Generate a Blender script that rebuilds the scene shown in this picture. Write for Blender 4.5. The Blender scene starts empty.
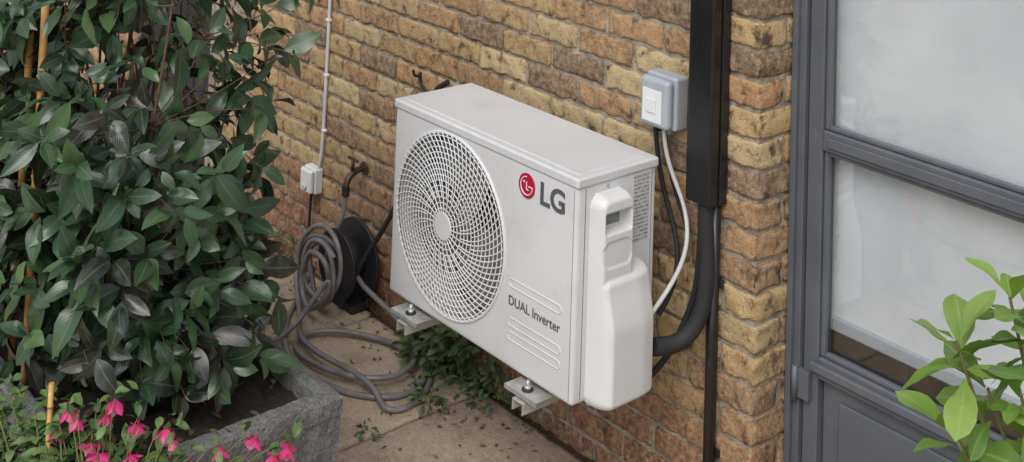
import bpy, bmesh, math, random
import numpy as np
from mathutils import Vector, Matrix, noise
random.seed(7); rng=np.random.default_rng(7)
sc=bpy.context.scene
COL=sc.collection
# ---------------------------------------------------------------- helpers
def link(o,parent=None):
    COL.objects.link(o)
    if parent: o.parent=parent
    return o
def empty(name,loc=(0,0,0)):
    o=bpy.data.objects.new(name,None); o.empty_display_size=.1
    COL.objects.link(o); return o
def mesh_obj(name,verts,faces,mat=None,parent=None,smooth=False):
    me=bpy.data.meshes.new(name); me.from_pydata([tuple(v) for v in verts],[],[tuple(f) for f in faces]); me.update()
    if smooth:
        me.polygons.foreach_set("use_smooth",[True]*len(me.polygons))
    o=bpy.data.objects.new(name,me)
    if mat: me.materials.append(mat)
    return link(o,parent)
def box(name,x0,x1,y0,y1,z0,z1,mat,parent=None,bev=0.0,seg=3):
    vs=[(x,y,z) for x in(x0,x1) for y in(y0,y1) for z in(z0,z1)]
    fs=[(0,1,3,2),(4,6,7,5),(0,4,5,1),(2,3,7,6),(0,2,6,4),(1,5,7,3)]
    o=mesh_obj(name,vs,fs,mat,parent)
    if bev>0:
        m=o.modifiers.new("b","BEVEL"); m.width=bev; m.segments=seg; m.limit_method='NONE'
        o.data.polygons.foreach_set("use_smooth",[True]*6)
        m.harden_normals=True
    return o
def tube(name,pts,r,mat,parent=None,cyclic=False,smooth=True,res=3):
    cu=bpy.data.curves.new(name,'CURVE'); cu.dimensions='3D'; cu.bevel_depth=r; cu.bevel_resolution=res
    cu.resolution_u=8
    add_spline(cu,pts,cyclic,smooth)
    cu.use_fill_caps=True
    cu.materials.append(mat)
    o=bpy.data.objects.new(name,cu); return link(o,parent)
def add_spline(cu,pts,cyclic=False,smooth=True,radii=None):
    if smooth:
        s=cu.splines.new('NURBS'); s.points.add(len(pts)-1)
        for i,p in enumerate(pts):
            s.points[i].co=(*p,1)
            if radii: s.points[i].radius=radii[i]
        s.order_u=min(4,len(pts)); s.use_endpoint_u=not cyclic; s.use_cyclic_u=cyclic
    else:
        s=cu.splines.new('POLY'); s.points.add(len(pts)-1)
        for i,p in enumerate(pts):
            s.points[i].co=(*p,1)
            if radii: s.points[i].radius=radii[i]
        s.use_cyclic_u=cyclic
def cyl(name,c,r,h,axis,mat,parent=None,n=32,bev=0.0):
    bm=bmesh.new(); bmesh.ops.create_cone(bm,cap_ends=True,segments=n,radius1=r,radius2=r,depth=h)
    if axis=='X': bmesh.ops.rotate(bm,verts=bm.verts,matrix=Matrix.Rotation(math.pi/2,3,'Y'))
    if axis=='Y': bmesh.ops.rotate(bm,verts=bm.verts,matrix=Matrix.Rotation(math.pi/2,3,'X'))
    bmesh.ops.translate(bm,verts=bm.verts,vec=c)
    me=bpy.data.meshes.new(name); bm.to_mesh(me); bm.free(); me.materials.append(mat)
    for p in me.polygons: p.use_smooth=len(p.vertices)==4
    o=bpy.data.objects.new(name,me)
    if bev: 
        m=o.modifiers.new("b","BEVEL"); m.width=bev; m.segments=2; m.limit_method='ANGLE'
    return link(o,parent)
# ---------------------------------------------------------------- materials
class NT:
    def __init__(s,name):
        s.m=bpy.data.materials.new(name); s.m.use_nodes=True; s.t=s.m.node_tree; s.n=s.t.nodes
        s.b=s.n["Principled BSDF"]; s.tc=s.n.new("ShaderNodeTexCoord")
    def new(s,t,**k):
        n=s.n.new("ShaderNode"+t)
        for a,v in k.items(): setattr(n,a,v)
        return n
    def l(s,a,b): s.t.links.new(a,b)
    def noise(s,scale,detail=4,rough=.55,coord=None,dist=0):
        n=s.new("TexNoise"); n.inputs["Scale"].default_value=scale; n.inputs["Detail"].default_value=detail
        n.inputs["Roughness"].default_value=rough; n.inputs["Distortion"].default_value=dist
        s.l(coord or s.tc.outputs["Object"],n.inputs["Vector"]); return n.outputs["Fac"]
    def ramp(s,fac,stops):
        r=s.new("ValToRGB"); e=r.color_ramp.elements
        while len(e)<len(stops): e.new(.5)
        for i,(p,c) in enumerate(stops):
            e[i].position=p; e[i].color=(*c,1) if hasattr(c,'__len__') else (c,c,c,1)
        s.l(fac,r.inputs[0]); return r.outputs[0]
    def mix(s,fac,a,b,mode='MIX'):
        n=s.new("MixRGB"); n.blend_type=mode
        for i,v in((0,fac),(1,a),(2,b)):
            if hasattr(v,'default_value') or hasattr(v,'is_linked'): s.l(v,n.inputs[i])
            elif i==0: n.inputs[0].default_value=v
            else: n.inputs[i].default_value=(*v,1)
        return n.outputs[0]
    def bump(s,h,strength=.3,dist=.002,prev=None):
        n=s.new("Bump"); n.inputs["Strength"].default_value=strength; n.inputs["Distance"].default_value=dist
        s.l(h,n.inputs["Height"])
        if prev is not None: s.l(prev,n.inputs["Normal"])
        return n.outputs[0]
    def set(s,**k):
        for a,v in k.items():
            i=s.b.inputs[a.replace('_',' ')]
            if hasattr(v,'is_linked'): s.l(v,i)
            elif hasattr(v,'__len__'): i.default_value=(*v,1)
            else: i.default_value=v
        return s.m
def plain(name,c,rough=.5,metal=0,var=.12,scale=12,bump=.08,bscale=180,spec=.5,dirt=None):
    t=NT(name)
    f=t.noise(scale,2)
    lo=tuple(x*(1-var) for x in c); hi=tuple(min(1,x*(1+var)) for x in c)
    col=t.ramp(f,[(.3,lo),(.7,hi)])
    if dirt:
        d=t.ramp(t.noise(5,6,.7),[(.50,0.),(.75,dirt[1])])
        col=t.mix(d,col,dirt[0])
        d2=t.ramp(t.noise(90,3,.7),[(.62,0.),(.72,dirt[1])])
        col=t.mix(d2,col,dirt[0])
    rr=t.ramp(f,[(.3,max(0,rough-.07)),(.7,min(1,rough+.07))])
    t.set(Base_Color=col,Roughness=rr,Metallic=metal,Specular_IOR_Level=spec)
    if bump: t.set(Normal=t.bump(t.noise(bscale,2),bump,.001))
    return t.m
M_ac=plain("ac_paint",(.60,.607,.61),.36,var=.03,scale=3,bump=0,dirt=((.36,.345,.31),.30))
M_acp=plain("ac_plastic",(.63,.637,.635),.40,var=.03,scale=4,bump=0,dirt=((.40,.385,.34),.22))
M_dark=plain("dark_plastic",(.02,.02,.022),.5)
M_rec=plain("recess_grey",(.08,.08,.08),.6,bump=0)
M_fan=plain("fan_blade",(.19,.19,.19),.4,bump=0)
M_seam=plain("seam_grey",(.12,.12,.12),.5,bump=0)
M_black=plain("black_upvc",(.014,.014,.015),.33,var=.2,scale=8,bump=.03)
M_rub=plain("lagging_foam",(.018,.018,.02),.75,bump=.3,bscale=300)
M_red=plain("logo_red",(.42,.012,.05),.35,var=.02,bump=0)
M_white=plain("white_plastic",(.70,.71,.71),.4,var=.03,bump=0)
M_cable=plain("white_cable",(.56,.56,.55),.5,bump=0)
M_txt=plain("text_grey",(.10,.10,.11),.4,var=.02,bump=0)
M_galv=plain("galvanised",(.50,.50,.49),.38,metal=.55,var=.2,scale=40)
M_brk=plain("bracket_paint",(.42,.41,.38),.45,var=.12,dirt=((.16,.11,.07),.6))
M_brass=plain("brass_old",(.09,.065,.045),.45,metal=.6,var=.3,scale=60)
M_frame=plain("frame_grey",(.100,.110,.128),.42,var=.10,scale=6,bump=.05,bscale=250,dirt=((.2,.19,.17),.35))
M_hose=plain("hose_grey",(.19,.175,.175),.36,var=.22,scale=20)
M_switch=plain("switch_grey",(.35,.385,.42),.4,var=.04,bump=0)
M_cane=plain("bamboo",(.50,.27,.08),.5,var=.3,scale=30)
M_soil=plain("soil",(.025,.018,.013),.95,var=.5,scale=60,bump=1,bscale=120)
M_door2=plain("dark_blue_paint",(.016,.02,.03),.4)
M_wood=plain("fence_wood",(.10,.065,.04),.8,var=.4,scale=14,bump=.5,bscale=60)
M_stem=plain("stem",(.13,.07,.045),.6,var=.3,scale=40,bump=0)
M_gstem=plain("green_stem",(.16,.15,.05),.6,var=.3,scale=40,bump=0)
M_terra=plain("terracotta",(.35,.14,.07),.8,var=.2)
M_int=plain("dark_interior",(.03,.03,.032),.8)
t=NT("label_sticker")
w=t.new("TexWave"); w.bands_direction='Z'; w.inputs["Scale"].default_value=32; w.inputs["Distortion"].default_value=0
t.l(t.tc.outputs["Object"],w.inputs[0])
lines=t.ramp(w.outputs["Fac"],[(.45,0.),(.6,1.)])
nn=t.ramp(t.noise(260,2),[(.47,0.),(.52,1.)])
fac=t.mix(1.,lines,nn,'MULTIPLY')
t.set(Base_Color=t.mix(fac,(.50,.50,.50),(.14,.14,.15)),Roughness=.35); M_label=t.m
# brick
t=NT("stock_brick")
at=t.new("Attribute"); at.attribute_name="bcol"
c=at.outputs["Color"]
n2=t.noise(60,3,.75); n3=t.noise(20,4,.7); n4=t.noise(240,2,.6)
c=t.mix(t.ramp(n2,[(.40,0.),(.70,.6)]),c,(.56,.44,.26))
c=t.mix(t.ramp(n3,[(.53,0.),(.63,.75)]),c,(.15,.085,.052))
c=t.mix(t.ramp(n3,[(.61,0.),(.69,.75)]),c,(.055,.040,.034))
c=t.mix(t.ramp(n3,[(.30,.5),(.42,0.)]),c,(.53,.43,.27))
c=t.mix(t.ramp(n4,[(.60,0.),(.70,.8)]),c,(.045,.033,.03))
c=t.mix(t.ramp(n2,[(.28,.55),(.38,0.)]),c,(.12,.08,.055))
h=t.mix(.5,t.ramp(n4,[(.3,1.),(.7,0.)]),t.ramp(n2,[(.3,0.),(.75,1.)]))
t.set(Base_Color=c,Roughness=.88,Specular_IOR_Level=.25,Normal=t.bump(h,.85,.005)); M_brick=t.m
t=NT("mortar")
nm_=t.noise(26,4,.7)
c=t.ramp(nm_,[(.3,(.17,.145,.115)),(.52,(.33,.29,.225)),(.72,(.47,.42,.33))])
t.set(Base_Color=c,Roughness=.95,Specular_IOR_Level=.15,Normal=t.bump(t.noise(220,2,.7),.9,.004)); M_mortar=t.m
# paving
t=NT("paving_stone")
at=t.new("Attribute"); at.attribute_name="bcol"
c=at.outputs["Color"]
nA=t.noise(5,6,.75); nB=t.noise(45,3,.75); nC=t.noise(140,2,.7)
c=t.mix(t.ramp(nA,[(.48,0.),(.64,.6)]),c,(.19,.145,.095))
c=t.mix(t.ramp(nB,[(.48,0.),(.7,.6)]),c,(.48,.41,.31))
c=t.mix(t.ramp(nC,[(.58,0.),(.68,.65)]),c,(.09,.07,.05))
c=t.mix(t.ramp(nA,[(.28,.65),(.42,0.)]),c,(.09,.08,.05))
t.set(Base_Color=c,Roughness=.85,Specular_IOR_Level=.25,Normal=t.bump(nC,.6,.004)); M_pave=t.m
t=NT("ground_dirt")
c=t.ramp(t.noise(25,5,.75),[(.3,(.03,.022,.014)),(.6,(.09,.065,.04)),(.8,(.17,.13,.09))])
t.set(Base_Color=c,Roughness=.95,Normal=t.bump(t.noise(90,3,.8),1,.01)); M_dirt=t.m
# planter granite
t=NT("planter_stone")
nP=t.noise(150,3,.7)
c=t.ramp(t.noise(14,4,.75),[(.3,(.085,.088,.085)),(.6,(.185,.185,.18)),(.8,(.31,.305,.29))])
c=t.mix(t.ramp(nP,[(.52,0.),(.66,.75)]),c,(.05,.05,.05))
c=t.mix(t.ramp(nP,[(.30,.6),(.40,0.)]),c,(.36,.36,.35))
c=t.mix(t.ramp(t.noise(4,5,.7),[(.50,0.),(.70,.6)]),c,(.06,.065,.04))
t.set(Base_Color=c,Roughness=.9,Normal=t.bump(t.noise(90,3,.7),1.,.006)); M_planter=t.m
# glass: single sheet
t=NT("window_glass")
g=t.new("BsdfGlossy"); g.inputs["Roughness"].default_value=.03; g.inputs["Color"].default_value=(1,1,1,1)
tr=t.new("BsdfTransparent"); tr.inputs[0].default_value=(.90,.93,.94,1)
lw=t.new("LayerWeight"); lw.inputs[0].default_value=.5
fr=t.ramp(lw.outputs["Facing"],[(.0,.10),(.5,.20),(.8,.45),(1.,1.)])
ms=t.new("MixShader"); t.l(fr,ms.inputs[0]); t.l(tr.outputs[0],ms.inputs[1]); t.l(g.outputs[0],ms.inputs[2])
nrm=t.bump(t.noise(1.6,2),.12,.05); t.l(nrm,g.inputs["Normal"])
t.l(ms.outputs[0],t.n["Material Output"].inputs[0]); M_glass=t.m
t=NT("blind_fabric")
c=t.ramp(t.noise(2.2,4,.6),[(.3,(.60,.62,.64)),(.7,(.78,.79,.80))])
t.set(Base_Color=c,Roughness=.7,Normal=t.bump(t.noise(3,2),.3,.03)); M_blind=t.m
def leafmat(name,rough,rib,trans=.18,ribw=.07,vein=.12):
    t=NT(name)
    at=t.new("Attribute"); at.attribute_name="bcol"
    uv=t.new("UVMap"); uv.uv_map="UVMap"
    sep=t.new("SeparateXYZ"); t.l(uv.outputs[0],sep.inputs[0])
    a=t.new("Math",operation='SUBTRACT'); t.l(sep.outputs[0],a.inputs[0]); a.inputs[1].default_value=.5
    b=t.new("Math",operation='ABSOLUTE'); t.l(a.outputs[0],b.inputs[0])
    ribf=t.ramp(b.outputs[0],[(.01,.55),(ribw,0.)])
    v=t.new("Math",operation='MULTIPLY_ADD'); t.l(b.outputs[0],v.inputs[0]); v.inputs[1].default_value=-.7; t.l(sep.outputs[1],v.inputs[2])
    s=t.new("Math",operation='MULTIPLY'); t.l(v.outputs[0],s.inputs[0]); s.inputs[1].default_value=70
    sn=t.new("Math",operation='SINE'); t.l(s.outputs[0],sn.inputs[0])
    c=at.outputs["Color"]
    c=t.mix(t.ramp(t.noise(35,2),[(.35,0.),(.75,.4)]),c,tuple(x*.55 for x in rib))
    c=t.mix(ribf,c,rib)
    vf=t.ramp(sn.outputs[0],[(.85,0.),(1.,vein)])
    c=t.mix(vf,c,rib)
    nrm=t.bump(sn.outputs[0],.12,.001)
    t.set(Base_Color=c,Roughness=rough,Specular_IOR_Level=.6,Normal=nrm)
    if trans>0:
        tl=t.new("BsdfTranslucent"); t.l(t.mix(1.,c,(1.6,1.7,.7),'MULTIPLY'),tl.inputs[0])
        ms=t.new("MixShader"); ms.inputs[0].default_value=trans
        t.l(t.b.outputs[0],ms.inputs[1]); t.l(tl.outputs[0],ms.inputs[2]); t.l(ms.outputs[0],t.n["Material Output"].inputs[0])
    return t.m
M_leaf=leafmat("shrub_leaf",.24,(.12,.18,.08),0,.05)
M_leaf2=leafmat("bright_leaf",.36,(.34,.44,.16),.28)
M_leaf3=leafmat("weed_leaf",.55,(.16,.22,.08),0)
M_petal=leafmat("petal",.5,(.75,.06,.28),.3)
# ---------------------------------------------------------------- leaf mesh
def leaves(name,items,mat,parent=None,nseg=7,shape='lance'):
    ts=np.linspace(0,1,nseg+1)
    if shape=='lance': wv=np.sin(np.pi*ts**.9)**.8*(1-.12*ts)
    elif shape=='obov': wv=np.sin(np.pi*np.clip(ts,0,1)**1.45)**.75
    else: wv=np.sin(np.pi*ts)**.9
    wv[0]=.07; wv[-1]=.01
    V=[];Fc=[];cols=[];uvs=[];base=0
    for (p,d,nm,L,Wd,dr,c) in items:
        d=Vector(d).normalized(); nm=Vector(nm); s=d.cross(nm)
        if s.length<1e-4: s=d.cross(Vector((1,0,0)))
        s.normalize(); nm=s.cross(d).normalized()
        p=Vector(p); ph=random.uniform(0,6); tw=random.uniform(-.7,.7); fold=random.uniform(.08,.45); bend=random.uniform(-.18,.18)
        for k,tt in enumerate(ts):
            a=tw*tt
            ss=s*math.cos(a)+nm*math.sin(a); nn=nm*math.cos(a)-s*math.sin(a)
            c0=p+d*(L*tt*(1-.18*abs(dr)*tt))-nm*(dr*L*tt*tt*.6)+s*(bend*L*tt*tt)
            w=wv[k]*Wd*.5
            wav=.08*Wd*math.sin(ph+tt*9)
            for j,q in enumerate((-1,-.5,0,.5,1)):
                V.append(c0+ss*(w*q)+nn*(abs(q)*w*fold*(1.2-.4*abs(q)))+nn*wav*q*q*wv[k])
        for k in range(nseg):
            for j in range(4):
                a=base+k*5+j
                Fc.append((a,a+1,a+6,a+5)); cols.append(c)
                u0,u1=j/4,(j+1)/4; v0,v1=ts[k],ts[k+1]
                uvs+= [u0,v0,u1,v0,u1,v1,u0,v1]
        base+=5*(nseg+1)
    o=mesh_obj(name,V,Fc,mat,parent,True)
    me=o.data
    at=me.attributes.new("bcol",'FLOAT_COLOR','FACE')
    at.data.foreach_set("color",np.array([(*c,1) for c in cols],dtype=np.float32).ravel())
    ul=me.uv_layers.new(name="UVMap"); ul.data.foreach_set("uv",np.array(uvs,dtype=np.float32))
    return o
def rv(s=1.): return Vector((random.uniform(-s,s),random.uniform(-s,s),random.uniform(-s,s)))
def whorl(items,tip,axis,n,L,W,cols,spread=.9,back=.12,dr=.4,hang=.25,jit=.18):
    axis=Vector(axis).normalized()
    sd=axis.cross(Vector((.3,.1,1))).normalized(); up=axis.cross(sd)
    ph=random.uniform(0,6)
    for i in range(n):
        a=ph+i*2.4
        f=i/max(1,n-1)
        rad=sd*math.cos(a)+up*math.sin(a)
        sp=spread*(.45+.75*f)
        d=(axis*(1.1-sp*.8)+rad*sp+Vector((0,0,-hang*(.4+f)))+rv(jit)).normalized()
        p=Vector(tip)-axis*back*f
        nm=axis*.7-rad*.4+Vector((0,0,.6))+rv(.35)
        l=L*random.uniform(.55,1.22)*(.75+.25*f)
        c=random.choice(cols); k=random.uniform(.65,1.35)
        items.append((p+d*.008,d,nm,l,W*random.uniform(.8,1.15)*(l/L)**.7,dr*random.uniform(.3,1.5),tuple(x*k for x in c)))
# ---------------------------------------------------------------- bricks
def rbox_template(nx,ny,nz):
    idx={};V=[];Fq=[]
    def vid(i,j,k):
        key=(i,j,k)
        if key not in idx:
            idx[key]=len(V); V.append((2*i/nx-1,2*j/ny-1,2*k/nz-1))
        return idx[key]
    for i in range(nx):
        for k in range(nz):
            Fq.append((vid(i,0,k),vid(i+1,0,k),vid(i+1,0,k+1),vid(i,0,k+1)))
            Fq.append((vid(i,ny,k),vid(i,ny,k+1),vid(i+1,ny,k+1),vid(i+1,ny,k)))
    for j in range(ny):
        for k in range(nz):
            Fq.append((vid(0,j,k),vid(0,j,k+1),vid(0,j+1,k+1),vid(0,j+1,k)))
            Fq.append((vid(nx,j,k),vid(nx,j+1,k),vid(nx,j+1,k+1),vid(nx,j,k+1)))
    for i in range(nx):
        for j in range(ny):
            Fq.append((vid(i,j,0),vid(i,j+1,0),vid(i+1,j+1,0),vid(i+1,j,0)))
            Fq.append((vid(i,j,nz),vid(i+1,j,nz),vid(i+1,j+1,nz),vid(i,j+1,nz)))
    return np.array(V),np.array(Fq)
def blocks(name,items,mat,parent,div=(16,4,6),r=.006,jit=.0013,wob=.0022):
    T,Fq=rbox_template(*div)
    T=np.sign(T)*(1-(1-np.abs(T))**1.5)
    VV=[];FF=[];CC=[]
    for n,(x0,x1,y0,y1,z0,z1,c) in enumerate(items):
        h=np.array([(x1-x0)/2,(y1-y0)/2,(z1-z0)/2]); ce=np.array([(x0+x1)/2,(y0+y1)/2,(z0+z1)/2])
        P=T*h; rr=r*rng.uniform(.7,1.7)
        inner=np.clip(P,-(h-rr),h-rr); dd=P-inner; ln=np.linalg.norm(dd,axis=1,keepdims=True)
        m=ln[:,0]>1e-9
        P[m]=inner[m]+dd[m]/ln[m]*rr
        G=P+ce
        ph=rng.uniform(0,6,3)
        wv=np.stack([np.sin(G[:,2]*95+ph[0]+G[:,0]*40),np.sin(G[:,0]*70+ph[1]+G[:,2]*60),np.sin(G[:,0]*85+ph[2]+G[:,1]*50)],1)
        P=P+wv*wob*rng.uniform(.4,1.3)+rng.normal(0,jit,P.shape)
        th=rng.normal(0,.004)
        P=P@np.array([[math.cos(th),0,math.sin(th)],[0,1,0],[-math.sin(th),0,math.cos(th)]])
        P=P+ce+np.array([0,rng.normal(0,.0015),0])
        VV.append(P);FF.append(Fq+n*len(T));CC.append(np.tile([*c,1],(len(Fq),1)))
    V=np.concatenate(VV);Fa=np.concatenate(FF);Ca=np.concatenate(CC).astype(np.float32)
    me=bpy.data.meshes.new(name)
    me.vertices.add(len(V)); me.vertices.foreach_set("co",V.ravel())
    me.loops.add(len(Fa)*4); me.loops.foreach_set("vertex_index",Fa.ravel())
    me.polygons.add(len(Fa)); me.polygons.foreach_set("loop_start",np.arange(0,len(Fa)*4,4))
    me.update(calc_edges=True); me.validate()
    me.polygons.foreach_set("use_smooth",[True]*len(me.polygons))
    at=me.attributes.new("bcol",'FLOAT_COLOR','FACE'); at.data.foreach_set("color",Ca.ravel())
    me.materials.append(mat)
    o=bpy.data.objects.new(name,me); return link(o,parent)
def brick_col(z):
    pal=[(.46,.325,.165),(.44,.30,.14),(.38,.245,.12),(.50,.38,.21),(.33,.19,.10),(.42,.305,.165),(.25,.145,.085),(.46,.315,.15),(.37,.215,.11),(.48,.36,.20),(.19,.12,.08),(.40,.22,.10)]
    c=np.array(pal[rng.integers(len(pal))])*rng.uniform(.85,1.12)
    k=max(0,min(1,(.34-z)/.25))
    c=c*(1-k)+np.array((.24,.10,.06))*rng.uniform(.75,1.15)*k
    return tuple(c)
wall=empty("brick_wall")
items=[];P=.075
ncourse=34
XR=.232
for k in range(ncourse):
    z0=k*P-.035; z1=z0+.065
    off=0 if k%2 else .1125
    wlen=.215 if k%2 else .1025
    x=XR
    L0=wlen
    y1c=.1025 if k%2 else .172
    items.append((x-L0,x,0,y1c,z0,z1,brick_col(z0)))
    if k%2: items.append((x-.10,x,.1125,.172,z0,z1,brick_col(z0)))
    x=x-L0-.010
    while x>-7:
        dx=rng.normal(0,.002)
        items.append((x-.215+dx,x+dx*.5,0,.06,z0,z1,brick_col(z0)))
        x-=.225
    x=1.30+off
    if k%2==0: items.append((1.30,1.4025,0,.1,z0,z1,brick_col(z0)))
    while x<3.2:
        items.append((x,x+.215,0,.06,z0,z1,brick_col(z0))); x+=.225
    if z0>2.12:
        x=XR+.01
        while x<1.29-.1:
            items.append((x,min(x+.215,1.29),0,.06,z0,z1,brick_col(z0))); x+=.225
near=[i for i in items if i[0]>-2.7 and i[0]<.3 and i[4]<1.6]
far=[i for i in items if not(i[0]>-2.7 and i[0]<.3 and i[4]<1.6)]
far=[i for i in far if not(-3.62<i[0]<-2.72 and i[4]<2.05)]
near=[i for i in near if not(i[0]<-2.66-.0 and i[4]<2.05)]
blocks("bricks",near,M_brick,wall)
blocks("bricks_outer",far,M_brick,wall,div=(4,2,2),jit=.0005)
TOP=ncourse*P
box("mortar_bed",-2.70,XR-.006,.0075,.168,-.1,TOP,M_mortar,wall)
box("mortar_bed_far",-7.2,-3.64,.0075,.168,-.1,TOP,M_mortar,wall)
box("mortar_over_door",-3.64,-2.70,.0075,.168,2.05,TOP,M_mortar,wall)
box("mortar_pier",1.306,3.3,.0075,.168,-.1,TOP,M_mortar,wall)
box("lintel",XR-.006,1.306,.02,.165,2.10,TOP,M_mortar,wall)
d2=empty("back_door")
box("frame_left",-3.635,-3.57,.04,.12,0,2.045,M_door2,d2,.004)
box("frame_right",-2.77,-2.705,.04,.12,0,2.045,M_door2,d2,.004)
box("frame_top",-3.569,-2.771,.04,.12,1.97,2.045,M_door2,d2,.004)
box("leaf",-3.567,-2.773,.07,.11,.01,1.968,M_door2,d2,.004)
for i in range(5):
    box("plank_%d"%(i+1),-3.55+i*.156,-3.55+i*.156+.146,.058,.069,.03,1.95,M_door2,d2,.003)
# ---------------------------------------------------------------- glazed door
gd=empty("glazed_door")
Y=.15
box("jamb_left",.238,.268,Y-.012,Y+.07,.0,2.09,M_frame,gd,.003)
box("jamb_trim",.2345,.2505,Y-.026,Y-.0125,.0,2.09,M_frame,gd,.002)
box("jamb_right",1.262,1.300,Y-.012,Y+.07,.0,2.09,M_frame,gd,.003)
box("head",.269,1.261,Y-.012,Y+.07,2.05,2.09,M_frame,gd,.003)
box("threshold",.236,1.300,Y-.03,Y+.1,-.03,.035,M_frame,gd,.004)
box("stile_left",.272,.316,Y,Y+.055,.05,2.045,M_frame,gd,.003)
box("stile_right",1.19,1.258,Y,Y+.055,.05,2.045,M_frame,gd,.003)
box("top_rail",.317,1.189,Y+.001,Y+.054,1.97,2.044,M_frame,gd,.003)
box("mid_rail",.317,1.189,Y-.002,Y+.052,.988,1.038,M_frame,gd,.004)
box("mid_rail_bead",.335,1.185,Y-.009,Y-.0025,1.000,1.025,M_frame,gd,.003)
box("lock_rail",.317,1.189,Y-.002,Y+.052,.425,.478,M_frame,gd,.004)
box("lock_rail_moulding",.300,1.20,Y-.016,Y-.0025,.444,.466,M_frame,gd,.004)
box("bottom_rail",.317,1.189,Y+.001,Y+.053,.05,.13,M_frame,gd,.003)
box("lower_panel",.320,1.186,Y+.022,Y+.045,.131,.424,M_frame,gd)
box("lower_panel_field",.37,1.14,Y+.012,Y+.0215,.175,.385,M_frame,gd,.006)
for z0,z1,n in((1.039,1.969,'upper'),(.479,.987,'lower')):
    for a,(x0,x1,za,zb_) in enumerate(((.317,.330,z0,z1),(1.176,1.189,z0,z1),(.3305,1.1755,z0,z0+.012),(.3305,1.1755,z1-.012,z1))):
        box("bead_%s_%d"%(n,a),x0,x1,Y+.008,Y+.024,za+.0005,zb_-.0005,M_frame,gd,.003)
    mesh_obj("glass_"+n,[(.325,Y+.026,z0+.002),(1.183,Y+.026,z0+.002),(1.183,Y+.026,z1-.002),(.325,Y+.026,z1-.002)],[(0,1,2,3)],M_glass,gd)
cyl("hinge_pin",(.262,Y-.022,.40),.008,.085,'Z',M_frame,gd,16)
box("hinge_leaf",.266,.30,Y-.018,Y-.001,.365,.435,M_frame,gd,.002)
xs=np.linspace(.30,1.24,60); V=[];Fc=[]
for z in (.565,1.98):
    for x in xs: V.append((x,.212+.003*math.sin(x*9)+.0015*math.sin(x*31),z))
for i in range(59): Fc.append((i,i+1,61+i,60+i))
mesh_obj("roller_blind",V,Fc,M_blind,gd,True)
box("blind_bar",.30,1.24,.200,.232,.530,.565,M_switch,gd,.006)
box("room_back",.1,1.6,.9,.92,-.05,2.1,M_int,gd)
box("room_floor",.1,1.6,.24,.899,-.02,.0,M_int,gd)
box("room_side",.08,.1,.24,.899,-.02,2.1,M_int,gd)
# ---------------------------------------------------------------- ground
gr=mesh_obj("ground",[(-40,-40,-.02),(40,-40,-.02),(40,40,-.02),(-40,40,-.02)],[(0,1,2,3)],M_dirt)
items=[]
xj=[-7.97+.6*i for i in range(22)]
yj=[-6.63+.6*i for i in range(11)]+[-.03]
for i in range(len(xj)-1):
    for j in range(len(yj)-1):
        b=.006
        c=np.array((.40,.32,.225))*rng.uniform(.85,1.12)*np.array([1,rng.uniform(.96,1.02),rng.uniform(.9,1.05)])
        items.append((xj[i]+b,xj[i+1]-b,yj[j]+b,yj[j+1]-b,-.045,rng.uniform(-.002,.003),tuple(c)))
blocks("paving",items,M_pave,None,div=(14,14,2),r=.007,jit=.0008,wob=.0015)
# ---------------------------------------------------------------- air conditioner
ac=empty("air_conditioner")
W,H,D,zb,yb=.776,.545,.281,.390,-.12
yf=yb-D
def apply_mods(o):
    bpy.context.view_layer.objects.active=o
    for ob in bpy.context.selected_objects: ob.select_set(False)
    o.select_set(True)
    for m in list(o.modifiers): bpy.ops.object.modifier_apply(modifier=m.name)
body=box("casing",-W,0,yf,yb,zb,zb+H-.02,M_ac,None,.012,4)
body.modifiers[0].harden_normals=False
fc=(-.507,.662); FR=.240
cut=cyl("cutter",(fc[0],yf,fc[1]),FR,.19,'Y',M_acp,None,96)
mb=body.modifiers.new("bool","BOOLEAN"); mb.object=cut; mb.operation='DIFFERENCE'; mb.solver='EXACT'
apply_mods(body)
bpy.data.objects.remove(cut)
body.parent=ac
try: 
    body.data.polygons.foreach_set("use_smooth",[True]*len(body.data.polygons))
    bpy.context.view_layer.objects.active=body; body.select_set(True); bpy.ops.object.shade_smooth_by_angle(angle=math.radians(30))
except Exception as e: print(e)
box("top_lid",-W-.004,.004,yf-.004,yb+.004,zb+H-.026,zb+H,M_ac,ac,.007,4)
box("top_lid_field",-W+.02,-.02,yf+.02,yb-.02,zb+H-.004,zb+H+.0022,M_ac,ac,.002,2)
cyl("fan_recess_floor",(fc[0],yf+.092,fc[1]),FR-.002,.004,'Y',M_rec,ac,64)
def fan_blade(a0):
    V=[];Fc=[];n=8;m=8
    for i in range(n+1):
        r=.05+(.218-.05)*i/n
        for j in range(m+1):
            s=j/m
            a=a0+ (s*1.55) + .55*(i/n)
            V.append((fc[0]+r*math.cos(a),yf+.035+.035*s,fc[1]+r*math.sin(a)))
    for i in range(n):
        for j in range(m):
            k=i*(m+1)+j; Fc.append((k,k+1,k+m+2,k+m+1))
    return V,Fc
for b in range(3):
    V,Fc=fan_blade(b*2.094+.4); mesh_obj("fan_blade_%d"%(b+1),V,Fc,M_fan,ac,True)
cyl("fan_hub",(fc[0],yf+.05,fc[1]),.055,.05,'Y',M_fan,ac,32,.006)
def gy(r): return yf-.004-.014*(1-(r/FR)**2)
cu=bpy.data.curves.new("grille",'CURVE'); cu.dimensions='3D'; cu.bevel_depth=.0018; cu.bevel_resolution=1; cu.materials.append(M_acp)
nr=14
for i in range(nr):
    r=.046+(.233-.046)*i/(nr-1)
    pts=[(fc[0]+r*math.cos(a),gy(r),fc[1]+r*math.sin(a)) for a in np.linspace(0,2*math.pi,73)[:-1]]
    add_spline(cu,pts,True,False)
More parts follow.
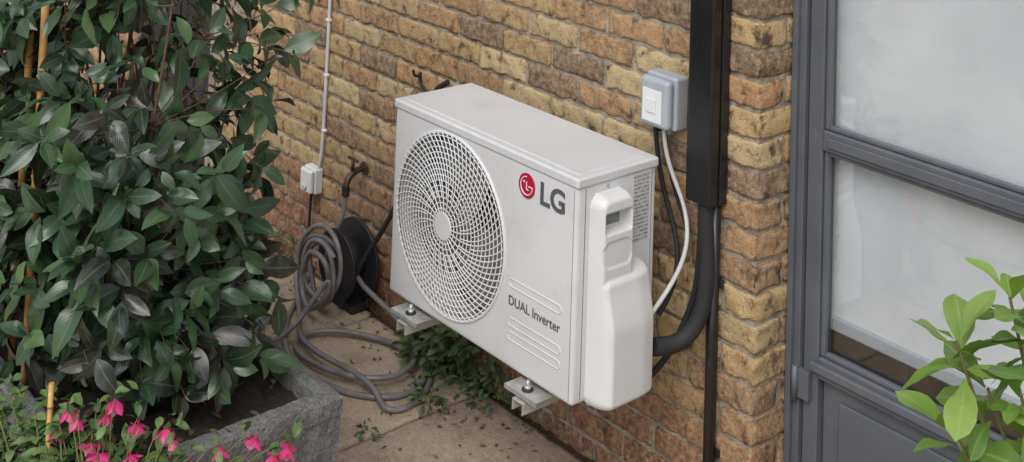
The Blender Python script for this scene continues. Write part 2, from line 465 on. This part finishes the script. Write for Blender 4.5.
for i in range(72):
    a0=2*math.pi*i/72
    r0=.036 if i%3==0 else (.075 if i%3==1 else .12)
    pts=[]
    for s in np.linspace(0,1,10):
        r=r0+(FR+.001-r0)*s
        a=a0+.50*((r-.036)/.204)**1.3
        pts.append((fc[0]+r*math.cos(a),gy(r)-.001,fc[1]+r*math.sin(a)))
    add_spline(cu,pts,False,False)
link(bpy.data.objects.new("fan_grille",cu),ac)
cyl("grille_badge",(fc[0],gy(0)-.001,fc[1]),.037,.006,'Y',M_acp,ac,48,.002)
def torus(name,c,R0,r0,mat,parent,n=96):
    return tube(name,[(c[0]+R0*math.cos(a),c[1],c[2]+R0*math.sin(a)) for a in np.linspace(0,2*math.pi,n+1)[:-1]],r0,mat,parent,True,False)
torus("grille_rim",(fc[0],yf-.001,fc[1]),FR+.0015,.0045,M_acp,ac)
def slat(name,x0,x1,z0,z1):
    r=(z1-z0)/2; pts=[]
    for a in np.linspace(-math.pi/2,math.pi/2,9): pts.append((x1-r+r*math.cos(a),yf-.0003,(z0+z1)/2+r*math.sin(a)))
    for a in np.linspace(math.pi/2,3*math.pi/2,9): pts.append((x0+r+r*math.cos(a),yf-.0003,(z0+z1)/2+r*math.sin(a)))
    tube(name,pts,.0016,M_ac,ac,True,False,2)
slat("slat_1",-.245,-.045,.594,.614); slat("slat_2",-.245,-.045,.497,.517); slat("slat_3",-.245,-.045,.462,.482)
box("seam_front",-.0125,-.0115,yf-.0006,yf+.002,zb+.012,zb+H-.03,M_seam,ac)
box("seam_side",-.001,.0007,yf+.026,yf+.0275,zb+.012,zb+H-.03,M_seam,ac)
box("seam_side_rear",-.001,.0007,yb-.020,yb-.0188,zb+.012,zb+H-.03,M_seam,ac)
def text(name,s,x,z,size,mat,off=0,sx=1):
    cu=bpy.data.curves.new(name,'FONT'); cu.body=s; cu.size=size; cu.extrude=.0004; cu.offset=off; cu.materials.append(mat)
    o=bpy.data.objects.new(name,cu); o.rotation_euler=(math.pi/2,0,0); o.location=(x,yf-.0008,z); o.scale=(sx,1,1)
    return link(o,ac)
text("maker_letters","LG",-.140,.835,.077,M_txt,.0022,1.04)
text("caption","DUAL Inverter",-.246,.549,.033,M_txt,.0003,.97)
ex,ez,er=-.188,.863,.031
cyl("emblem_disc",(ex,yf-.001,ez),er,.003,'Y',M_red,ac,48)
pts=[(ex+.0225*math.cos(a),yf-.0027,ez+.0225*math.sin(a)) for a in np.linspace(math.pi/2,2*math.pi,24)]
pts.append((ex+.008,yf-.0027,ez))
tube("emblem_arc",pts,.0014,M_white,ac,False,False)
tube("emblem_nose",[(ex,yf-.0027,ez+.011),(ex,yf-.0027,ez-.009),(ex+.008,yf-.0027,ez-.009)],.0014,M_white,ac,False,False)
cyl("emblem_eye",(ex-.010,yf-.0028,ez+.009),.003,.001,'Y',M_white,ac,16)
def sst(a,b,x):
    x=max(0,min(1,(x-a)/(b-a))); return x*x*(3-2*x)
def rrect(y,z,y0,y1,z0,z1,e,k=1.6):
    cy,cz=(y0+y1)/2,(z0+z1)/2; hy,hz=(y1-y0)/2,(z1-z0)/2
    rr=min(.03,hy*.8,hz*.8)
    qx=abs(y-cy)-(hy-rr); qz=abs(z-cz)-(hz-rr)
    d=math.hypot(max(qx,0),max(qz,0))+min(max(qx,qz),0)-rr
    u=max(0,min(1,-d/e)); return math.sqrt(max(0,1-(1-u)**2))
def hcov(y,z):
    low=rrect(y,z,-.358,-.168,.378,.700,.026)*(.074-.022*sst(.56,.69,z)-.010*sst(-.24,-.168,y))
    up=rrect(y,z,-.358,-.236,.45,.888,.016)*(.043)
    h=max(low,up)
    rec=sst(-.344,-.339,y)*(1-sst(-.258,-.250,y))*sst(.798,.803,z)*(1-sst(.842,.850,z))*.037
    h-=rec
    rib=rrect(y,z,-.35,-.248,.715,.78,.006)*.003
    return h-rib
ny,nz=90,180
V=[];Fc=[]
ys=np.linspace(-.362,-.164,ny+1); zs=np.linspace(.370,.892,nz+1)
Hh=np.array([[hcov(y,z) for z in zs] for y in ys])
for i,y in enumerate(ys):
    for j,z in enumerate(zs): V.append((.0005+Hh[i,j],y,z))
for i in range(ny):
    for j in range(nz):
        hs=(Hh[i,j],Hh[i+1,j],Hh[i+1,j+1],Hh[i,j+1])
        if max(hs)<.0004: continue
        k=i*(nz+1)+j; Fc.append((k,k+1,k+nz+2,k+nz+1)[::-1])
vc=mesh_obj("valve_cover",V,Fc,M_acp,ac,True)
bm=bmesh.new(); bm.from_mesh(vc.data); bmesh.ops.delete(bm,geom=[v for v in bm.verts if not v.link_faces],context='VERTS'); bmesh.ops.recalc_face_normals(bm,faces=bm.faces); bm.to_mesh(vc.data); bm.free()
box("handle_shade_insert",.004,.0085,-.335,-.262,.806,.838,M_fan,ac,.001)  # added dark insert, its colour stands in for shade in the handle recess
box("label",-.001,.0011,-.205,-.150,.735,.905,M_label,ac)
for i,(y,z) in enumerate(((-.14,.905),(-.14,.42),(-.30,.90))):
    cyl("screw_%d"%(i+1),(.002,y,z),.004,.003,'X',M_galv,ac,12)
for bi,bx in enumerate((-.645,-.145)):
    n="bracket_%d"%(bi+1)
    box(n+"_arm_top",bx-.020,bx+.020,-.448,-.012,.359,.362,M_brk,ac,.001)
    box(n+"_arm_l",bx-.020,bx-.0175,-.448,-.012,.334,.3588,M_brk,ac)
    box(n+"_arm_r",bx+.0175,bx+.020,-.448,-.012,.334,.3588,M_brk,ac)
    box(n+"_upright",bx-.02,bx+.02,-.011,-.006,.30,.62,M_brk,ac,.001)
    for yy,t_ in((-.415,'f'),(-.10,'b')):
        cyl(n+"_rubber_"+t_,(bx,yy,.3685),.021,.0125,'Z',M_rub,ac,24,.002)
        box(n+"_foot_"+t_,bx-.060,bx+.060,yy-.024,yy+.03,.3755,.3785,M_galv,ac,.001)
        box(n+"_footlip_"+t_,bx-.060,bx+.060,yy-.0265,yy-.0242,.368,.3785,M_galv,ac)
        cyl(n+"_washer_"+t_,(bx,yy,.380),.015,.003,'Z',M_rub,ac,24)
        cyl(n+"_nut_"+t_,(bx,yy,.3855),.010,.008,'Z',M_galv,ac,6)
        cyl(n+"_bolt_"+t_,(bx,yy,.393),.005,.016,'Z',M_galv,ac,12)
tube("lagged_line",[(.05,-.17,.49),(.065,-.12,.48),(.085,-.07,.50),(.105,-.045,.57),(.108,-.035,.66),(.10,-.035,.74),(.095,-.035,.85)],.022,M_rub,ac)
tube("drain_line",[(-.03,-.10,.36),(.01,-.06,.42),(.03,-.04,.50),(.055,-.03,.56),(.075,-.03,.65),(.075,-.03,.84)],.008,M_rub,ac)
tube("supply_cable",[(-.045,-.05,.985),(-.045,-.045,.93),(-.03,-.03,.86),(.02,-.03,.80),(.055,-.05,.72),(.045,-.08,.64),(.02,-.11,.58),(.03,-.16,.56)],.0060,M_cable,ac)
tube("control_cable",[(-.075,-.05,.985),(-.078,-.04,.92),(-.08,-.02,.84),(-.05,-.015,.76),(.0,-.03,.70),(.02,-.05,.60),(.0,-.10,.53)],.0065,M_rub,ac)
tube("control_cable_2",[(-.06,-.03,.985),(-.06,-.02,.90),(-.03,-.015,.80),(.03,-.02,.74),(.035,-.04,.66),(.02,-.09,.60)],.005,M_rub,ac)
# ---------------------------------------------------------------- switch
sw=empty("isolator_switch")
box("back_box",-.112,-.002,-.052,-.001,.980,1.120,M_switch,sw,.009,4)
box("lid",-.108,-.006,-.082,-.0525,.985,1.115,M_switch,sw,.014,4)
box("plate",-.094,-.026,-.0845,-.0815,1.0,1.085,M_white,sw,.004)
box("rocker",-.078,-.044,-.088,-.0843,1.025,1.062,M_white,sw,.003)
cyl("gland_1",(-.045,-.03,.973),.011,.016,'Z',M_switch,sw,20)
cyl("gland_2",(-.078,-.03,.973),.011,.016,'Z',M_dark,sw,20)
# ---------------------------------------------------------------- black trunking and pipe
tk=empty("black_trunking")
box("trunk_base",.044,.136,-.030,-.001,.83,2.5,M_black,tk,.003)
box("trunk_cover",.047,.133,-.066,-.0305,.83,2.5,M_black,tk,.008,4)
dp=empty("drain_pipe")
cyl("pipe",(.112,-.019,.42),.0155,.84,'Z',M_black,dp,24)
for z in (.2,.62):
    box("clip_%d"%int(z*100),.090,.134,-.012,-.001,z,z+.02,M_black,dp,.002)
# ---------------------------------------------------------------- wall cable + box
so=empty("wall_socket_box")
box("back_box",-1.845,-1.765,-.035,-.001,.275,.365,M_white,so,.006)
box("cover",-1.842,-1.768,-.055,-.0355,.278,.362,M_white,so,.010,4)
cyl("knob",(-1.80,-.060,.30),.010,.010,'Y',M_cable,so,16)
tube("cable",[(-1.76,-.008,2.5),(-1.762,-.008,1.6),(-1.757,-.008,1.0),(-1.763,-.009,.6),(-1.765,-.01,.42),(-1.775,-.015,.37)],.0065,M_cable,so)
for i,z in enumerate((.5,.7,.9,1.1,1.3)): box("clip_%d"%i,-1.772,-1.750,-.016,-.001,z,z+.01,M_white,so,.002)
tube("tail",[(-1.81,-.02,.28),(-1.82,-.02,.2),(-1.83,-.01,.1),(-1.83,-.02,.0)],.005,M_rub,so)
# ---------------------------------------------------------------- tap
tp=empty("garden_tap")
tube("body",[(-1.50,0.0,.445),(-1.50,-.04,.445),(-1.49,-.075,.44),(-1.49,-.085,.40)],.011,M_brass,tp)
cyl("flange",(-1.50,-.004,.445),.022,.006,'Y',M_brass,tp,24)
cyl("spindle",(-1.495,-.055,.465),.006,.04,'Z',M_brass,tp,12)
box("handle",-1.525,-1.465,-.061,-.049,.482,.490,M_brass,tp,.003)
tube("connector",[(-1.49,-.085,.40),(-1.488,-.085,.37)],.014,M_dark,tp)
hk=empty("wall_hook")
box("plate",-1.20,-1.185,-.006,-.001,.81,.85,M_dark,hk,.002)
tube("hook",[(-1.19,-.006,.84),(-1.19,-.03,.835),(-1.19,-.035,.85),(-1.19,-.035,.862)],.005,M_dark,hk)
tube("stub",[(-1.19,-.006,.82),(-1.16,-.02,.805),(-1.12,-.02,.80)],.005,M_dark,hk)
bc=tube("black_cable",[(-1.02,-.02,.86),(-1.10,-.02,.82),(-1.16,-.03,.70),(-1.20,-.03,.52),(-1.27,-.04,.36),(-1.36,-.07,.22),(-1.42,-.1,.1),(-1.44,-.12,.02)],.009,M_rub)
# ---------------------------------------------------------------- hose and reel
hs=empty("garden_hose")
cu=bpy.data.curves.new("coils",'CURVE'); cu.dimensions='3D'; cu.bevel_depth=.0088; cu.bevel_resolution=3; cu.resolution_u=8; cu.materials.append(M_hose)
fl=[(-1.60,-.13,.10),(-1.62,-.15,.02),(-1.58,-.22,.012),(-1.45,-.33,.010),(-1.30,-.42,.010),(-1.12,-.43,.010),(-.95,-.38,.010),(-.86,-.27,.010),(-.89,-.15,.012),(-1.02,-.09,.022),(-1.2,-.12,.014),(-1.35,-.24,.022),(-1.37,-.36,.012),(-1.22,-.41,.026),(-1.04,-.37,.030),(-.93,-.26,.030),(-.97,-.13,.03),(-1.10,-.06,.05),(-1.25,-.05,.06),(-1.38,-.07,.10)]
add_spline(cu,fl)
fl2=[(-1.38,-.07,.10),(-1.44,-.12,.20),(-1.53,-.14,.25),(-1.63,-.16,.20),(-1.66,-.17,.10),(-1.56,-.18,.03),(-1.43,-.17,.05),(-1.38,-.15,.16),(-1.45,-.14,.27),(-1.57,-.15,.28),(-1.66,-.17,.16),(-1.60,-.2,.05),(-1.46,-.26,.012),(-1.36,-.34,.030),(-1.20,-.37,.036),(-1.02,-.33,.040),(-.90,-.33,.030),(-.84,-.36,.012),(-.80,-.30,.010),(-.84,-.18,.010),(-.95,-.10,.010)]
add_spline(cu,fl2)
# loose upright coils leaning on the reel
pts=[]
for i in range(34):
    a=.6+i*2*math.pi/11; k=i/33
    rx=.095-.02*math.sin(i*1.3); rz=.105+.018*math.cos(i*.9)
    pts.append((-1.50+.05*k+rx*math.cos(a),-.155-.075*k-.012*math.sin(a*1.5),.135+rz*math.sin(a)*(.95 if math.sin(a)>0 else .9)))
pts+=[(-1.40,-.30,.04),(-1.36,-.42,.012),(-1.42,-.52,.010),(-1.52,-.50,.010)]
add_spline(cu,pts)
add_spline(cu,[(-1.488,-.085,.37),(-1.486,-.09,.33),(-1.49,-.10,.27),(-1.52,-.12,.21),(-1.54,-.12,.15)])
link(bpy.data.objects.new("coils",cu),hs)
rl=empty("hose_reel")
cyl("disc_back",(-1.48,-.035,.15),.135,.012,'Y',M_dark,rl,40,.003)
cyl("drum",(-1.48,-.075,.15),.07,.07,'Y',M_dark,rl,32)
cyl("disc_front",(-1.48,-.115,.15),.115,.010,'Y',M_dark,rl,40,.003)
box("stand",-1.56,-1.40,-.10,-.04,.0,.03,M_dark,rl,.005)
# ---------------------------------------------------------------- planter
pl=empty("stone_planter")
px0,px1,py0,py1,ph_=-1.85,-.45,-1.42,-.77,.35
bm=bmesh.new()
def ringv(x0,x1,y0,y1,z,n=40):
    pts=[]
    for i in range(n): pts.append((x0+(x1-x0)*i/n,y0,z))
    for i in range(n): pts.append((x1,y0+(y1-y0)*i/n,z))
    for i in range(n): pts.append((x1-(x1-x0)*i/n,y1,z))
    for i in range(n): pts.append((x0,y1-(y1-y0)*i/n,z))
    return [bm.verts.new(Vector(p)+rv(.0016)+Vector((0,0,.003*noise.noise(Vector(p)*12)))) for p in pts]
t_=.045
prof=[(0.012,0),(0.004,.15),(0.0,.29),(0.0,.30),(-.004,.302),(-.005,.325),(-.004,.342),(.002,.350),(t_*.5,.352),(t_-.006,.350),(t_,.343),(t_+.005,.25)]
rs=[ringv(px0+o,px1-o,py0+o,py1-o,z) for o,z in prof]
for a,b in zip(rs[:-1],rs[1:]):
    n=len(a)
    for i in range(n): bm.faces.new((a[i],a[(i+1)%n],b[(i+1)%n],b[i]))
me=bpy.data.meshes.new("trough"); bm.to_mesh(me); bm.free(); me.materials.append(M_planter)
link(bpy.data.objects.new("trough",me),pl)
V=[];Fc=[];n=60
for i in range(n+1):
    for j in range(n+1):
        x=px0+t_+.001+(px1-px0-2*t_-.002)*i/n; y=py0+t_+.001+(py1-py0-2*t_-.002)*j/n
        V.append((x,y,.305+.02*noise.noise((x*9,y*9,0))+.012*noise.noise((x*40,y*40,2))))
for i in range(n):
    for j in range(n):
        k=i*(n+1)+j; Fc.append((k,k+n+1,k+n+2,k+1))
mesh_obj("soil",V,Fc,M_soil,pl,True)
# ---------------------------------------------------------------- shrub
sh=empty("evergreen_shrub")
greens=[(.042,.092,.036),(.034,.080,.033),(.052,.112,.045),(.042,.092,.050),(.030,.070,.031),(.075,.140,.052),(.038,.075,.045),(.028,.062,.034)]
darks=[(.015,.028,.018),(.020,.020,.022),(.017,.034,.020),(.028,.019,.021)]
cuS=bpy.data.curves.new("branches",'CURVE'); cuS.dimensions='3D'; cuS.bevel_depth=.005; cuS.bevel_resolution=2; cuS.resolution_u=4; cuS.materials.append(M_stem)
items=[]
cen=Vector((-1.10,-1.13,.90)); rad=Vector((.62,.46,.80))
stems=[]
for i in range(20):
    b=Vector((random.uniform(-1.4,-.85),random.uniform(-1.25,-.95),.30))
    a=random.uniform(0,2*math.pi); rr=random.uniform(.1,.75)
    tip=cen+Vector((rad.x*rr*math.cos(a),rad.y*rr*math.sin(a),random.uniform(.3,.75)))
    pts=[b]
    for s in (.25,.5,.75,1):
        q=b.lerp(tip,s)+rv(.03); q.x+= .05*math.sin(s*3)*(1 if tip.x>b.x else -1); pts.append(q)
    stems.append(pts); add_spline(cuS,pts,radii=[1.3,1.1,.9,.6,.35])
allq=[q for s in stems for q in s[1:]]
def gap(p): # natural thin spot in the crown
    l=p.x*.645+p.y*.764
    return p.z>1.17 and -1.50<l<-1.26
def addc(p,v,frac,n=None):
    ax=Vector((v.x*.8,v.y*.8,v.z*.4+.15))+rv(.4)
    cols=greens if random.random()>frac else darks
    best=min(allq,key=lambda q:(q-p).length+(.3 if q.z>p.z else 0))
    mid=best.lerp(p,.5)+Vector((0,0,-.02))
    add_spline(cuS,[best,mid,p],radii=[.4,.3,.2])
    sz=random.uniform(.8,1.1)
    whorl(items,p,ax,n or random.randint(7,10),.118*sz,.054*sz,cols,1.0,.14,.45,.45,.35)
cnt=0
while cnt<290:
    v=Vector((random.gauss(0,1),random.gauss(0,1),random.gauss(0,1))).normalized()*random.uniform(.35,1.0)**.6
    p=cen+Vector((v.x*rad.x,v.y*rad.y,v.z*rad.z))
    if p.z<.40: continue
    if p.z<.58 and p.x>-.50: continue
    if .45<p.z<1.12 and p.x*.645+p.y*.764>-1.14: continue
    if gap(p) and random.random()<.85: continue
    cnt+=1
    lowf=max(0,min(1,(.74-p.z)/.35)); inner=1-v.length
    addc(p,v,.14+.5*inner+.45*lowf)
for i in range(75):
    x=random.uniform(-1.15,-.56); y=random.uniform(-1.38,-.84); z=random.uniform(.40,.82)
    if (x+1.1)+(z-.4)*.3>.56: x-=.1
    if x*.645+y*.764>-1.13 and z>.5: continue
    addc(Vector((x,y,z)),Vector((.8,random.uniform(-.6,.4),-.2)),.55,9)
for i in range(18):
    b=Vector((random.uniform(-1.45,-.80),random.uniform(-1.35,-.85),1.05)); tip=b+Vector((random.uniform(-.15,.18),random.uniform(-.1,.12),random.uniform(.3,.5)))
    if gap(tip): continue
    add_spline(cuS,[b,b.lerp(tip,.5)+rv(.02),tip],radii=[.6,.5,.3])
    whorl(items,tip,tip-b,8,.10,.042,greens,1.0,.2,.5)
for p,ax in (((-.76,-.66,1.30),(.6,.5,.1)),((-.70,-.62,1.36),(.7,.5,.1)),((-.74,-.78,1.14),(.7,.4,-.1)),((-.74,-.86,1.0),(.8,.2,-.2)),((-.76,-.86,.82),(.7,.3,-.4)),((-.70,-.90,.68),(.6,.2,-.5)),((-.62,-.86,.52),(.7,.2,-.5)),((-.60,-.95,.50),(.7,0,-.5)),((-.58,-1.05,.47),(.8,0,-.4)),((-.60,-1.18,.48),(.8,-.1,-.5)),((-.76,-.86,.52),(.4,.5,-.5)),((-.66,-1.0,.56),(.8,.1,-.4)),((-.66,-1.25,.52),(.7,-.2,-.4)),((-.9,-.84,.55),(.1,.6,-.4)),((-.70,-1.12,.50),(.8,.0,-.3)),((-.72,-.95,.46),(.7,.2,-.2)),((-.80,-1.2,.48),(.7,-.1,-.2)),((-.75,-1.32,.50),(.5,-.5,-.3)),((-.58,-1.0,.42),(.7,0,-.1)),((-.60,-1.12,.41),(.7,0,-.1)),((-.64,-.9,.42),(.6,.3,-.1))):
    p=Vector(p)+rv(.02); best=min(allq,key=lambda q:(q-p).length)
    add_spline(cuS,[best,best.lerp(p,.5)+Vector((0,0,.03)),p],radii=[.5,.4,.2])
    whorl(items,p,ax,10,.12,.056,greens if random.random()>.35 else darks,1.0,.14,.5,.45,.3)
link(bpy.data.objects.new("branches",cuS),sh)
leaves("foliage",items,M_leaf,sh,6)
# ---------------------------------------------------------------- fuchsia with flowers
fu=empty("fuchsia_plant")
cuF=bpy.data.curves.new("stems",'CURVE'); cuF.dimensions='3D'; cuF.bevel_depth=.0025; cuF.bevel_resolution=1; cuF.resolution_u=4; cuF.materials.append(M_gstem)
items=[];pet=[]
fg=[(.07,.14,.03),(.10,.19,.045),(.05,.11,.03),(.13,.2,.06)]
def fl_at(p):
    p=Vector(p)
    ax=Vector((random.uniform(-.4,.4),random.uniform(-.4,.4),-1)).normalized()
    sd=ax.cross(Vector((1,.2,0))).normalized(); up=ax.cross(sd)
    z=random.uniform(.95,1.5); op=random.uniform(.6,1.15)
    for k in range(4):
        a=k*math.pi/2+random.uniform(-.3,.3); r=sd*math.cos(a)+up*math.sin(a)
        pet.append((p,ax*(1.1-op)+r*op,ax,.026*z,.013*z,-.35,(.80,.06,.28)))
    for k in range(5):
        a=k*1.257; r=sd*math.cos(a)+up*math.sin(a)
        pet.append((p+ax*.002,ax*.95+r*.3,r,.020*z,.016*z,.1,(.85,.30,.52)))
    pet.append((p-ax*.016,ax,sd,.018,.007,0,(.55,.03,.14)))
    pet.append((p,ax+rv(.1),sd,.036*z,.0015,0,(.75,.2,.35)))
root=Vector((-.38,-1.48,0))
for i in range(100):
    s=random.random()
    tip=Vector((-.80,-1.60,.43)).lerp(Vector((-.30,-1.14,.33)),s)+Vector((random.uniform(-.07,.07),random.uniform(-.07,.07),random.uniform(-.10,.08)))
    if s>.5: tip.z-=.04
    mid=root.lerp(tip,.6)+Vector((0,0,.08))
    add_spline(cuF,[root+rv(.02),mid,tip],radii=[1.2,1,.5])
    for k in range(10):
        q=mid.lerp(tip,random.uniform(.2,1.05))
        d=rv(1); d.z=abs(d.z)*.3
        items.append((q,d,Vector((0,0,1))+rv(.4),random.uniform(.028,.05),random.uniform(.016,.026),.4,random.choice(fg)))
for p in [(-.505,-1.345,.45),(-.47,-1.30,.43),(-.42,-1.26,.41),(-.53,-1.40,.43),(-.57,-1.42,.46),(-.38,-1.24,.42),(-.27,-1.12,.41),(-.25,-1.08,.38),(-.24,-1.06,.35),(-.28,-1.13,.36),(-.31,-1.18,.40),(-.48,-1.37,.40),(-.44,-1.31,.38),(-.60,-1.44,.41),(-.52,-1.33,.48),(-.29,-1.15,.33),(-.40,-1.29,.36),(-.36,-1.22,.36),(-.22,-1.05,.39),(-.54,-1.37,.38)]:
    q=Vector(p)+rv(.015)+Vector((0.015,-.015,.02)); fl_at(q)
    add_spline(cuF,[root+Vector((0,.1,.05)),root.lerp(q,.7)+Vector((0,0,.12)),q+Vector((0,0,.02))],radii=[.9,.7,.3])
    for k in range(4): items.append((q+Vector((0,0,.02))+rv(.02),rv(1),Vector((0,0,1))+rv(.4),.035,.019,.4,random.choice(fg)))
link(bpy.data.objects.new("stems",cuF),fu)
leaves("leaves",items,M_leaf3,fu,5,'oval'); leaves("flowers",pet,M_petal,fu,4,'oval')
bcn=empty("bamboo_cane")
cyl("cane",(-.585,-1.46,.26),.006,.54,'Z',M_cane,bcn,12)
for z in (.1,.24,.38,.48): cyl("node_%d"%int(z*100),(-.585,-1.46,z),.0072,.006,'Z',M_cane,bcn,12)
for i,(x,y) in enumerate(((-.98,-1.37),(-1.10,-1.36))):
    e=empty("bamboo_cane"); cyl("cane",(x,y,1.0),.010,1.5,'Z',M_cane,e,12)
    for z in (.6,.85,1.1,1.35,1.6): cyl("node_%d"%int(z*100),(x,y,z),.0118,.008,'Z',M_cane,e,12)
# ---------------------------------------------------------------- right plant
rp=empty("laurel_bush")
cuR=bpy.data.curves.new("stems",'CURVE'); cuR.dimensions='3D'; cuR.bevel_depth=.005; cuR.bevel_resolution=2; cuR.resolution_u=4; cuR.materials.append(M_gstem)
items=[]
bg=[(.16,.30,.045),(.20,.35,.06),(.12,.25,.04),(.24,.38,.08)]
root=Vector((1.42,-.66,.32))
tips=[(1.30,-.735,1.215),(1.25,-.80,1.15),(1.25,-.80,1.02),(1.33,-.71,1.15),(1.33,-.74,1.21),(1.35,-.73,1.06),(1.41,-.63,1.22),(1.46,-.65,1.14),(1.28,-.79,.94),(1.37,-.79,.95),(1.46,-.75,1.04),(1.38,-.62,1.04),(1.5,-.6,.98),(1.54,-.7,1.19),(1.33,-.76,1.10),(1.36,-.70,.99),(1.28,-.76,1.08)]
for tpnt in tips:
    tpv=Vector(tpnt); j=root+Vector((random.uniform(-.03,.03),random.uniform(-.03,.03),.35))
    add_spline(cuR,[root,j,j.lerp(tpv,.6)+Vector((0,0,-.03)),tpv],radii=[1.6,1.2,.8,.5])
    whorl(items,tpv,(tpv-j)+Vector((0,0,.25)),9,.105,.042,bg,1.0,.05,.3)
link(bpy.data.objects.new("stems",cuR),rp)
leaves("leaves",items,M_leaf2,rp,7,'obov')
bm=bmesh.new(); prof=[(.11,0),(.155,.30),(.17,.30),(.17,.34),(.155,.345),(.145,.30)]
vs=[[bm.verts.new((1.42+r*math.cos(a),-.66+r*math.sin(a),z)) for a in np.linspace(0,2*math.pi,41)[:-1]] for r,z in prof]
for a,b in zip(vs[:-1],vs[1:]):
    for i in range(40): bm.faces.new((a[i],a[(i+1)%40],b[(i+1)%40],b[i]))
bm.faces.new(vs[-1])
me=bpy.data.meshes.new("pot"); bm.to_mesh(me); bm.free(); me.materials.append(M_terra); link(bpy.data.objects.new("pot",me),rp)
# ---------------------------------------------------------------- weeds at wall foot
items=[]
wg=[(.05,.10,.025),(.07,.13,.035),(.035,.075,.02),(.10,.15,.05)]
def clump(c,n,r,h,ls):
    for i in range(n):
        a=random.uniform(0,6.28); q=Vector(c)+Vector((r*random.random()*math.cos(a),r*random.random()*math.sin(a)*.6,random.uniform(0,h)))
        if q.y>-.012: q.y=-.012
        d=Vector((math.cos(a),math.sin(a)-.3,random.uniform(-.1,.8)))
        items.append((q,d,Vector((0,0,1))+rv(.5),ls*random.uniform(.6,1.3),ls*random.uniform(.3,.5),.5,random.choice(wg)))
clump((-1.00,-.06,0),190,.15,.15,.05); clump((-.86,-.06,0),170,.14,.14,.045); clump((-.72,-.05,0),100,.13,.08,.035)
clump((-1.12,-.03,0),60,.1,.08,.035); clump((-.80,-.22,0),70,.08,.04,.028); clump((-.78,-.45,0),25,.05,.02,.02); clump((-.55,-.04,0),25,.09,.03,.022)
clump((-1.95,-.05,0),60,.2,.05,.03); clump((-1.38,-.45,0),30,.05,.03,.02)
leaves("weeds",items,M_leaf3,None,5,'oval')
items=[];dc=[(.16,.09,.04),(.10,.055,.025),(.20,.14,.07)]
for i in range(300):
    x=random.uniform(-2.4,-.2); y=-abs(random.gauss(0,.13))-.02
    if random.random()<.4: y=random.uniform(-.8,-.02)
    d=rv(1); d.z=0; items.append((Vector((x,y,.004)),d,Vector((0,0,1))+rv(.4),random.uniform(.008,.026),random.uniform(.005,.012),.3,random.choice(dc)))
for i in range(110):
    x=random.uniform(-1.3,-.52); y=random.uniform(-1.35,-.84)
    d=rv(1); d.z=0; items.append((Vector((x,y,.325)),d,Vector((0,0,1))+rv(.5),random.uniform(.02,.05),random.uniform(.01,.02),.4,(.06,.035,.02)))
leaves("leaf_litter",items,M_leaf3,None,4,'oval')
# ---------------------------------------------------------------- far fence
fn=empty("garden_fence")
for i in range(44):
    box("board_%d"%i,-6.9,-6.88,-6.0+i*.15,-6.0+i*.15+.142,0,1.8,M_wood,fn)
box("rail",-6.88+.0005,-6.84,-6,.5,1.3,1.38,M_wood,fn)
# ---------------------------------------------------------------- world, sun, camera
w=bpy.data.worlds.new("World"); sc.world=w; w.use_nodes=True
nt=w.node_tree; bg_=nt.nodes["Background"]
sky=nt.nodes.new("ShaderNodeTexSky"); sky.sky_type='NISHITA'; sky.sun_disc=False
sky.sun_elevation=math.radians(50); sky.sun_rotation=math.radians(150); sky.air_density=1.; sky.dust_density=3.; sky.ozone_density=1.
hs_=nt.nodes.new("ShaderNodeHueSaturation"); hs_.inputs["Saturation"].default_value=.55; hs_.inputs["Value"].default_value=1.12
nt.links.new(sky.outputs[0],hs_.inputs["Color"]); nt.links.new(hs_.outputs[0],bg_.inputs[0]); bg_.inputs[1].default_value=.15
sl=bpy.data.lights.new("sun",'SUN'); sl.energy=1.5; sl.angle=math.radians(50); sl.color=(1,.98,.96)
so_=bpy.data.objects.new("sun",sl); link(so_)
az=math.radians(150); el=math.radians(50)
sd=Vector((math.sin(az)*math.cos(el),math.cos(az)*math.cos(el),math.sin(el)))
so_.rotation_euler=sd.to_track_quat('Z','Y').to_euler()
C=np.array([2.32188,-2.63778,2.08826]);yaw,pitch,roll,f,sy=0.70117,-0.05863,0.03564,1281.799,-600.737
F=np.array([-math.cos(yaw)*math.cos(pitch), math.sin(yaw)*math.cos(pitch), -math.sin(pitch)])
R=np.cross(F,[0,0,1]);R/=np.linalg.norm(R);U=np.cross(R,F)
R,U=math.cos(roll)*R+math.sin(roll)*U,-math.sin(roll)*R+math.cos(roll)*U
cam=bpy.data.cameras.new("camera");co=bpy.data.objects.new("camera",cam);COL.objects.link(co);sc.camera=co
co.matrix_world=Matrix([[R[0],U[0],-F[0],C[0]],[R[1],U[1],-F[1],C[1]],[R[2],U[2],-F[2],C[2]],[0,0,0,1]])
cam.sensor_width=36;cam.lens=f*36/1024;cam.shift_y=sy/1024;cam.clip_end=200;cam.clip_start=.05
sc.view_settings.view_transform='Standard'; sc.view_settings.look='None'; sc.view_settings.exposure=0
